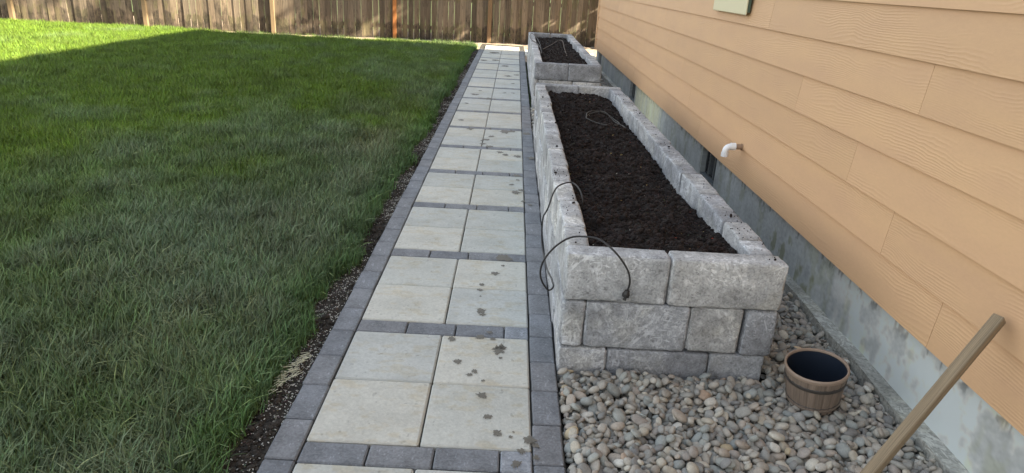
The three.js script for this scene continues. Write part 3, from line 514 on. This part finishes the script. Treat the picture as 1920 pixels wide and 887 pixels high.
// ------------------------------------------------------------------ river pebbles
const bedY = -0.045;
{
  const bed = group('pebble_bed'); kind(bed, 'structure', 'bed of rounded river pebbles between path, planters and house');
  mesh('bed_soil', mergeGeometries([box(1.40, 0.03, 2.4, 0.825, bedY - 0.02, -0.33), box(0.50, 0.03, 12.0, 1.27, bedY - 0.02, -7.52), box(0.94, 0.03, 1.8, 0.59, bedY - 0.02, -7.2)]), std({ color: lin(0.05, 0.044, 0.038), map: rep(speckTex, 3), roughness: 1 }), bed);
  const geos = [...Array(9)].map((_, s) => {
    const g = new THREE.SphereGeometry(1, 18, 12), p = g.attributes.position, e = rr(2.0, 2.7);
    for (let i = 0; i < p.count; i++) {
      let x = p.getX(i), y = p.getY(i), z = p.getZ(i);
      const n = Math.pow(Math.pow(Math.abs(x), e) + Math.pow(Math.abs(y), e) + Math.pow(Math.abs(z), e), -1 / e);
      const k = n * (0.86 + 0.28 * fbm3(x * 0.9 + 20, y * 0.9 + 20, z * 0.9 + 20, 700 + s * 5, 2)) * (1 + x * 0.10 * ((s % 3) - 1)); p.setXYZ(i, x * k, y * k, z * k);
    }
    return smoothNormals(g);
  });
  const cols = [[0.36, 0.33, 0.30], [0.30, 0.29, 0.275], [0.42, 0.39, 0.355], [0.26, 0.255, 0.25], [0.46, 0.42, 0.36], [0.38, 0.33, 0.29], [0.33, 0.335, 0.32], [0.22, 0.215, 0.215], [0.50, 0.47, 0.42], [0.40, 0.30, 0.235], [0.31, 0.275, 0.255], [0.44, 0.36, 0.25], [0.285, 0.30, 0.30], [0.35, 0.32, 0.29], [0.55, 0.53, 0.50]];
  const weight = [10, 10, 8, 8, 5, 6, 9, 6, 4, 0.6, 5, 0.8, 7, 10, 1.5], total = weight.reduce((a, b) => a + b);
  const pickCol = () => { let t = rnd() * total; for (let i = 0; i < cols.length; i++) if ((t -= weight[i]) < 0) return i; return 0; };
  cols.forEach((c) => { c[0] *= 1.20; c[1] *= 1.19; c[2] *= 1.13; });
  const mats = cols.map((c) => std({ color: lin(...c), map: pebbleTex, roughness: 0.72 }));
  const instMat = std({ color: lin(1, 1, 1), map: pebbleTex, roughness: 0.72 });
  const all = [];
  function pour(x0, x1, z0, z1, level, n, big = 1) { // drop pebbles one by one onto a height grid, always into the lowest of several spots
    const c = 0.006, W = Math.ceil((x1 - x0) / c), D = Math.ceil((z0 - z1) / c), H = new Float32Array(W * D);
    for (let j = 0; j < D; j++) for (let i = 0; i < W; i++) H[j * W + i] = bedY + (fbm2(i * 0.03, j * 0.03, 0, 0, 740, 2) - 0.5) * 0.012;
    for (let m = 0; m < n; m++) {
      const s = (rnd() < 0.10 ? rr(0.020, 0.027) : rnd() < 0.35 ? rr(0.010, 0.015) : rr(0.014, 0.0205)) * big * 0.98;
      const a = s * rr(1.0, 1.5), b = s * rr(0.74, 1.0), h = s * rr(0.40, 0.70), yaw = rr(0, Math.PI);
      let best = 1e9, bx = 0, bz = 0;
      for (let t = 0; t < 9; t++) { const x = rr(x0 + a * 0.6, x1 - a * 0.6), z = rr(z1 + a * 0.6, z0 - a * 0.6); const k = H[clamp(Math.floor((z0 - z) / c), 0, D - 1) * W + clamp(Math.floor((x - x0) / c), 0, W - 1)]; if (k < best) { best = k; bx = x; bz = z; } }
      const ca = Math.cos(yaw), sa = Math.sin(yaw), i0 = Math.floor((bx - a - x0) / c), i1 = Math.ceil((bx + a - x0) / c), j0 = Math.floor((z0 - bz - a) / c), j1 = Math.ceil((z0 - bz + a) / c);
      let top = [], gx = 0, gz = 0, n0 = 0;
      for (let j = Math.max(0, j0); j <= Math.min(D - 1, j1); j++) for (let i = Math.max(0, i0); i <= Math.min(W - 1, i1); i++) {
        const dx = x0 + (i + 0.5) * c - bx, dz = z0 - (j + 0.5) * c - bz, u = (dx * ca - dz * sa) / a, v = (dx * sa + dz * ca) / b, q = u * u + v * v;
        if (q > 0.8) continue; top.push(H[j * W + i]); gx += dx * H[j * W + i]; gz += dz * H[j * W + i]; n0 += dx * dx;
      }
      if (top.length < 4) continue;
      top.sort((p, q) => q - p); const rest = top[Math.floor(top.length * 0.22)];
      gx = clamp(gx / n0, -0.7, 0.7); gz = clamp(gz / n0, -0.7, 0.7);
      const cy = rest + h * 0.62; if (cy + h > level + 0.03) continue;
      for (let j = Math.max(0, j0); j <= Math.min(D - 1, j1); j++) for (let i = Math.max(0, i0); i <= Math.min(W - 1, i1); i++) {
        const dx = x0 + (i + 0.5) * c - bx, dz = z0 - (j + 0.5) * c - bz, u = (dx * ca - dz * sa) / a, v = (dx * sa + dz * ca) / b, q = u * u + v * v;
        if (q < 1) H[j * W + i] = Math.max(H[j * W + i], cy + h * Math.sqrt(1 - q) + gx * dx + gz * dz);
      }
      const up = V(-gx, 1, -gz).add(V(rr(-0.22, 0.22), 0, rr(-0.22, 0.22))).normalize();
      const qt = new THREE.Quaternion().setFromUnitVectors(V(0, 1, 0), up).multiply(Q(0, yaw, 0));
      all.push({ p: V(bx, cy, bz), q: qt, s: V(a, h, b), g: Math.floor(rnd() * geos.length), c: pickCol() });
    }
  }
  pour(0.122, 1.492, 0.45, -1.51, 0.020, 7600);
  pour(1.052, 1.492, -1.51, -4.2, 0.03, 3000);
  pour(1.052, 1.492, -4.2, -13.4, 0.02, 4200, 1.15);
  pour(0.122, 1.052, -6.455, -8.045, 0.02, 2200, 1.1);
  // loose ones on the edge of the footing
  const eye = camera.position, fwd = V(0.0129, -0.3534, -0.9354);
  for (const o of all) { const d = o.p.clone().sub(eye), dz = d.dot(fwd); const inView = o.p.z < -0.72 && o.p.y > -0.012 && dz > 0; o.k = inView ? o.s.x / d.length() : 0; }
  all.sort((a, b) => b.k - a.k);
  const grp = geos.map(() => [[], []]);
  all.forEach((o, i) => {
    if (i < 300) { const m = mesh('pebble', geos[o.g], mats[o.c], bed, o.p.toArray()); m.quaternion.copy(o.q); m.scale.copy(o.s); }
    else { grp[o.g][0].push(M4(o.p, o.q, o.s)); const k = rr(0.85, 1.15); grp[o.g][1].push(lin(...cols[o.c]).multiplyScalar(k)); }
  });
  geos.forEach((g, i) => kind(inst('pebble_mass', g, instMat, bed, grp[i][0], grp[i][1]), 'stuff'));
}

// ------------------------------------------------------------------ bucket
{
  const b = group('bucket', [1.178, 0.010, -1.342]); b.rotation.set(0.02, 0.4, 0.12);
  tag(b, 'small brown half barrel bucket with a dark inside standing on the pebbles beside the house', 'bucket');
  const H = 0.178, R = (y) => 0.098 + 0.023 * Math.pow(y / H, 0.8), N = 22;
  const wood = [[0.27, 0.215, 0.178], [0.25, 0.20, 0.165], [0.29, 0.23, 0.19]].map((c) => std({ color: lin(...c), map: rep(woodTex, 8, 3), roughness: 0.6 }));
  const dark = std({ color: lin(0.016, 0.019, 0.026), roughness: 0.35 }), hoop = std({ color: lin(0.045, 0.038, 0.033), roughness: 0.5 });
  for (let i = 0; i < N; i++) {   // moulded staves with a groove between
    const P = [], U = [], I = [], na = 6, ny = 8, da = 2 * Math.PI / N;
    for (let j = 0; j <= ny; j++) for (let k = 0; k <= na; k++) { const t = k / na, a = (i + t) * da, y = H * 0.985 * j / ny, r = R(y) - (k === 0 || k === na ? 0.0028 : 0) ; P.push(Math.cos(a) * r, y, Math.sin(a) * r); U.push(i * 0.07 + t * 0.03, y); }
    for (let j = 0; j < ny; j++) for (let k = 0; k < na; k++) { const q = j * (na + 1) + k; I.push(q, q + na + 1, q + 1, q + 1, q + na + 1, q + na + 2); }
    const g = new THREE.BufferGeometry(); g.setAttribute('position', new THREE.Float32BufferAttribute(P, 3)); g.setAttribute('uv', new THREE.Float32BufferAttribute(U, 2)); g.setIndex(I); g.computeVertexNormals();
    mesh('stave', g, wood[i % 3], b);
  }
  const ring = (y0, y1, out, mat, name) => { const pts = [[R(y0) - 0.001, y0], [R(y0) + out, y0 + 0.002], [R(y1) + out, y1 - 0.002], [R(y1) - 0.001, y1]].map(([x, y]) => new THREE.Vector2(x, y)); mesh(name, new THREE.LatheGeometry(pts, 64), mat, b); };
  ring(H * 0.66, H * 0.76, 0.0032, hoop, 'hoop'); ring(H * 0.10, H * 0.155, 0.003, wood[1], 'hoop'); ring(H * 0.185, H * 0.215, 0.002, hoop, 'hoop');
  mesh('rim', new THREE.LatheGeometry([[R(H) - 0.0065, H - 0.008], [R(H) - 0.0065, H + 0.001], [R(H) - 0.003, H + 0.0035], [R(H) + 0.002, H + 0.002], [R(H) + 0.0032, H - 0.004], [R(H) + 0.0015, H - 0.014]].map(([x, y]) => new THREE.Vector2(x, y)), 64), std({ color: lin(0.27, 0.20, 0.15), roughness: 0.5 }), b);
  mesh('liner', new THREE.LatheGeometry([[0.001, 0.012], [0.09, 0.012], [0.097, 0.018], [R(H * 0.5) - 0.006, H * 0.5], [R(H) - 0.006, H - 0.004]].map(([x, y]) => new THREE.Vector2(x, y)), 64), std({ color: lin(0.014, 0.020, 0.032), roughness: 0.32, side: THREE.DoubleSide }), b);
  mesh('base', new THREE.CylinderGeometry(0.099, 0.096, 0.010, 48).translate(0, 0.004, 0), dark, b);
  // dry leaf caught on the rim
  const lg = new THREE.PlaneGeometry(0.05, 0.014, 6, 2), lp = lg.attributes.position; for (let i = 0; i < lp.count; i++) { const x = lp.getX(i); lp.setZ(i, Math.sin(x * 70) * 0.005); lp.setY(i, lp.getY(i) * (1 - Math.pow(Math.abs(x) / 0.026, 2) * 0.8)); } lg.computeVertexNormals();
  const leaf = mesh('dry_leaf', lg, std({ color: lin(0.34, 0.27, 0.19), side: THREE.DoubleSide }), scene, [1.135, 0.192, -1.455]); leaf.rotation.set(-0.9, 0.3, -0.3); tag(leaf, 'curled dry leaf caught on the far rim of the brown bucket', 'leaf');
}
// ------------------------------------------------------------------ wooden stake
{
  const a = V(0.955, 0.02, -0.642), c = V(1.497, 0.640, -0.915), L = a.distanceTo(c);
  const g = shiftUV(chamferBox(0.036, L, 0.036, 0.003), 0.3, 0.1);
  const s = mesh('wooden_stake', g, std({ color: lin(0.36, 0.29, 0.20), map: rep(woodTex, 12, 1.6), bumpMap: rep(woodTex, 12, 1.6), bumpScale: 0.003, roughness: 0.9 }), scene, a.clone().add(c).multiplyScalar(0.5).toArray());
  s.quaternion.setFromUnitVectors(V(0, 1, 0), c.clone().sub(a).normalize()); s.rotateY(0.5);
  tag(s, 'weathered square wooden stake leaning on the house wall over the pebbles', 'stake');
}

// ------------------------------------------------------------------ grass
{
  const tuft = (n, seed, hgt) => {
    const P = [], C = [], I = [];
    for (let b = 0; b < n; b++) {
      const a = rr(0, 6.283), r = 0.042 * Math.sqrt(rnd()), x = Math.cos(a) * r, z = Math.sin(a) * r, h = hgt * rr(0.55, 1.25), w = rr(0.0012, 0.0026);
      const da = rr(0, 6.283), lean = rr(0.15, 1.15), dx = Math.cos(da), dz = Math.sin(da), sx = -dz, sz = dx, o = P.length / 3;
      const tone = 0.55 + 1.0 * rnd() * rnd() + rr(0, 0.3), dry = rnd() < 0.05 ? 1 : 0, cr = tone * (dry ? 1.6 : rr(0.85, 1.15)), cg = tone * (dry ? 1.3 : 1), cb = tone * (dry ? 1.2 : rr(0.8, 1.25));
      for (let k = 0; k < 4; k++) {
        const t = k / 3, len = h * t, bend = lean * t * t * h * 0.85, y = len * Math.sqrt(Math.max(0.1, 1 - Math.pow(lean * t * 0.62, 2))), ww = w * (k === 3 ? 0.12 : 1 - t * 0.25);
        P.push(x + dx * bend + sx * ww, y, z + dz * bend + sz * ww, x + dx * bend - sx * ww, y, z + dz * bend - sz * ww); C.push(cr, cg, cb, cr, cg, cb);
        if (k < 3) { const q = o + k * 2; I.push(q, q + 1, q + 2, q + 1, q + 3, q + 2); }
      }
    }
    const g = new THREE.BufferGeometry(); g.setAttribute('position', new THREE.Float32BufferAttribute(P, 3)); g.setAttribute('color', new THREE.Float32BufferAttribute(C, 3)); g.setIndex(I); g.computeVertexNormals(); return g;
  };
  const grass = group('grass'); kind(grass, 'stuff', 'shaded lawn grass, greyer toward the path, with a sunlit corner by the fence');
  const mat = std({ color: lin(1, 1, 1), vertexColors: true, roughness: 0.7, side: THREE.DoubleSide });
  const vars = [tuft(15, 1, 0.085), tuft(15, 2, 0.100), tuft(14, 3, 0.075), tuft(18, 4, 0.06)], ms = vars.map(() => []), cs = vars.map(() => []);
  const bare = (x, z) => Math.hypot((x + 1.46) / 0.17, (z + 5.5) / 0.55) + (fbm2(x * 9, z * 6, 0, 0, 805, 3) - 0.5) * 0.9;
  const add = (x, z, sc) => {
    const e = lawnEdge(z) - x; if (e < 0 || z < lawnBack(x)) return;
    const bp = bare(x, z); if (bp < 0.8 && rnd() < 0.82) return;
    const n1 = fbm2(x * 0.9 + 30, z * 0.7 + 30, 0, 0, 811, 3), n2 = fbm2(x * 3.1 + 30, z * 2.2 + 30, 0, 0, 817, 3), n3 = fbm2(x * 0.5, z * 0.5, 0, 0, 823, 2);
    const gr = clamp(smooth(-4.6, -1.4, x) * smooth(-9.5, -2.2, z) * 0.78 + smooth(-3.2, -1.5, x) * 0.34 + (n1 - 0.5) * 1.25 + (n2 - 0.5) * 0.9 - 0.06, 0, 1);   // greyness
    const dry = clamp(smooth(-2.4, -1.3, x) * 0.25 + (n2 - 0.60) * 0.9 + smooth(1.5, 0.8, bp) * 0.5, 0, 0.75) * smooth(-14, -4, z);
    let c = [mix(0.083, 0.120, gr), mix(0.141, 0.170, gr), mix(0.005, 0.084, gr)];
    const d = [0.15, 0.15, 0.075]; c = c.map((q, i) => mix(q, d[i], dry * 0.8));
    const edge = smooth(0.22, 0.02, e); c = c.map((q, i) => mix(q, [0.060, 0.140, 0.026][i], edge * 0.6));
    const n4 = fbm2(x * 7 + 11, z * 6 + 7, 0, 0, 829, 3), k = rr(0.82, 1.18) * (0.85 + n3 * 0.3) * (0.55 + 1.1 * n4), v = Math.floor(rnd() * vars.length);
    const s = sc * rr(0.75, 1.25) * (0.75 + 0.5 * n2) * (e < 0.05 ? 0.8 : 1);
    ms[v].push(M4(V(x, -0.014, z), Q(rr(-0.25, 0.25), rr(0, 6.283), rr(-0.25, 0.25)), V(s, s * rr(0.85, 1.1), s))); cs[v].push(lin(c[0] * k, c[1] * k, c[2] * k));
  };
  const fill = (x0, x1, z0, z1, n, sc) => { for (let i = 0; i < n; i++) add(rr(x0, x1), rr(z1, z0), sc); };
  fill(-4.4, -0.95, 0.2, -4, 32000, 1.0); fill(-7, -0.95, -4, -8, 38000, 1.05); fill(-10.5, -0.95, -8, -12, 40000, 1.1); fill(-15, -0.95, -12, -16.4, 52000, 1.1);
  vars.forEach((g, i) => kind(inst('grass_tuft', g, mat, grass, ms[i], cs[i]), 'stuff'));
  // litter on the soil strip: straw, pale chips, crumbs
  const lit = group('mulch_litter'); kind(lit, 'stuff', 'pale chips, straw and soil crumbs on the bare strip beside the path');
  const lm = [], lc = [], cm = [], cc = [];
  const sy = (x, z) => -0.020 + (fbm2(x * 22, z * 22, 0, 0, 311, 4) - 0.5) * 0.045;
  for (let i = 0; i < 15000; i++) {
    const z = -0.5 - 14 * Math.pow(rnd(), 1.7), x = rr(-1.13, -0.938), cl = fbm2(x * 6 + 10, z * 4, 0, 0, 831, 3);
    if (rnd() < 0.25 + 0.75 * smooth(0.36, 0.56, cl)) { const pale = rnd(); lm.push(M4(V(x, sy(x, z) + 0.004, z), Q(rr(-0.5, 0.5), rr(0, 6.28), rr(-0.5, 0.5)), V(rr(0.003, 0.009), rr(0.001, 0.003), rr(0.0015, 0.0035)))); lc.push(pale < 0.6 ? lin(1, 0.96, 0.86).multiplyScalar(rr(0.38, 0.68)) : lin(rr(0.08, 0.16), rr(0.07, 0.13), rr(0.055, 0.1))); }
    else { const r = 0.003 + 0.012 * Math.pow(rnd(), 3); cm.push(M4(V(x, sy(x, z) + r * 0.2, z), Q(rr(0, 6), rr(0, 6), rr(0, 6)), V(r, r * 0.8, r))); const k = rr(0.022, 0.055); cc.push(lin(k, k * 0.8, k * 0.62)); }
  }
  for (let i = 0; i < 70; i++) { const t = rnd(), x = mix(-0.975, -1.03, t) + rr(-0.02, 0.02), z = mix(-1.46, -1.24, t) + rr(-0.09, 0.09); lm.push(M4(V(x, 0.006 + rr(0, 0.012), z), Q(rr(-0.2, 0.2), rr(0.2, 1.4), rr(-0.2, 0.2)), V(rr(0.015, 0.05), 0.0013, 0.0022))); lc.push(lin(1, 0.97, 0.70).multiplyScalar(rr(0.5, 0.68))); }
  kind(inst('chip', new THREE.BoxGeometry(1, 1, 1), std({ color: lin(1, 1, 1), roughness: 1 }), lit, lm, lc), 'stuff');
  kind(inst('crumb', new THREE.DodecahedronGeometry(1, 0), std({ color: lin(1, 1, 1), roughness: 1 }), lit, cm, cc), 'stuff');
}

renderer.render(scene, camera);
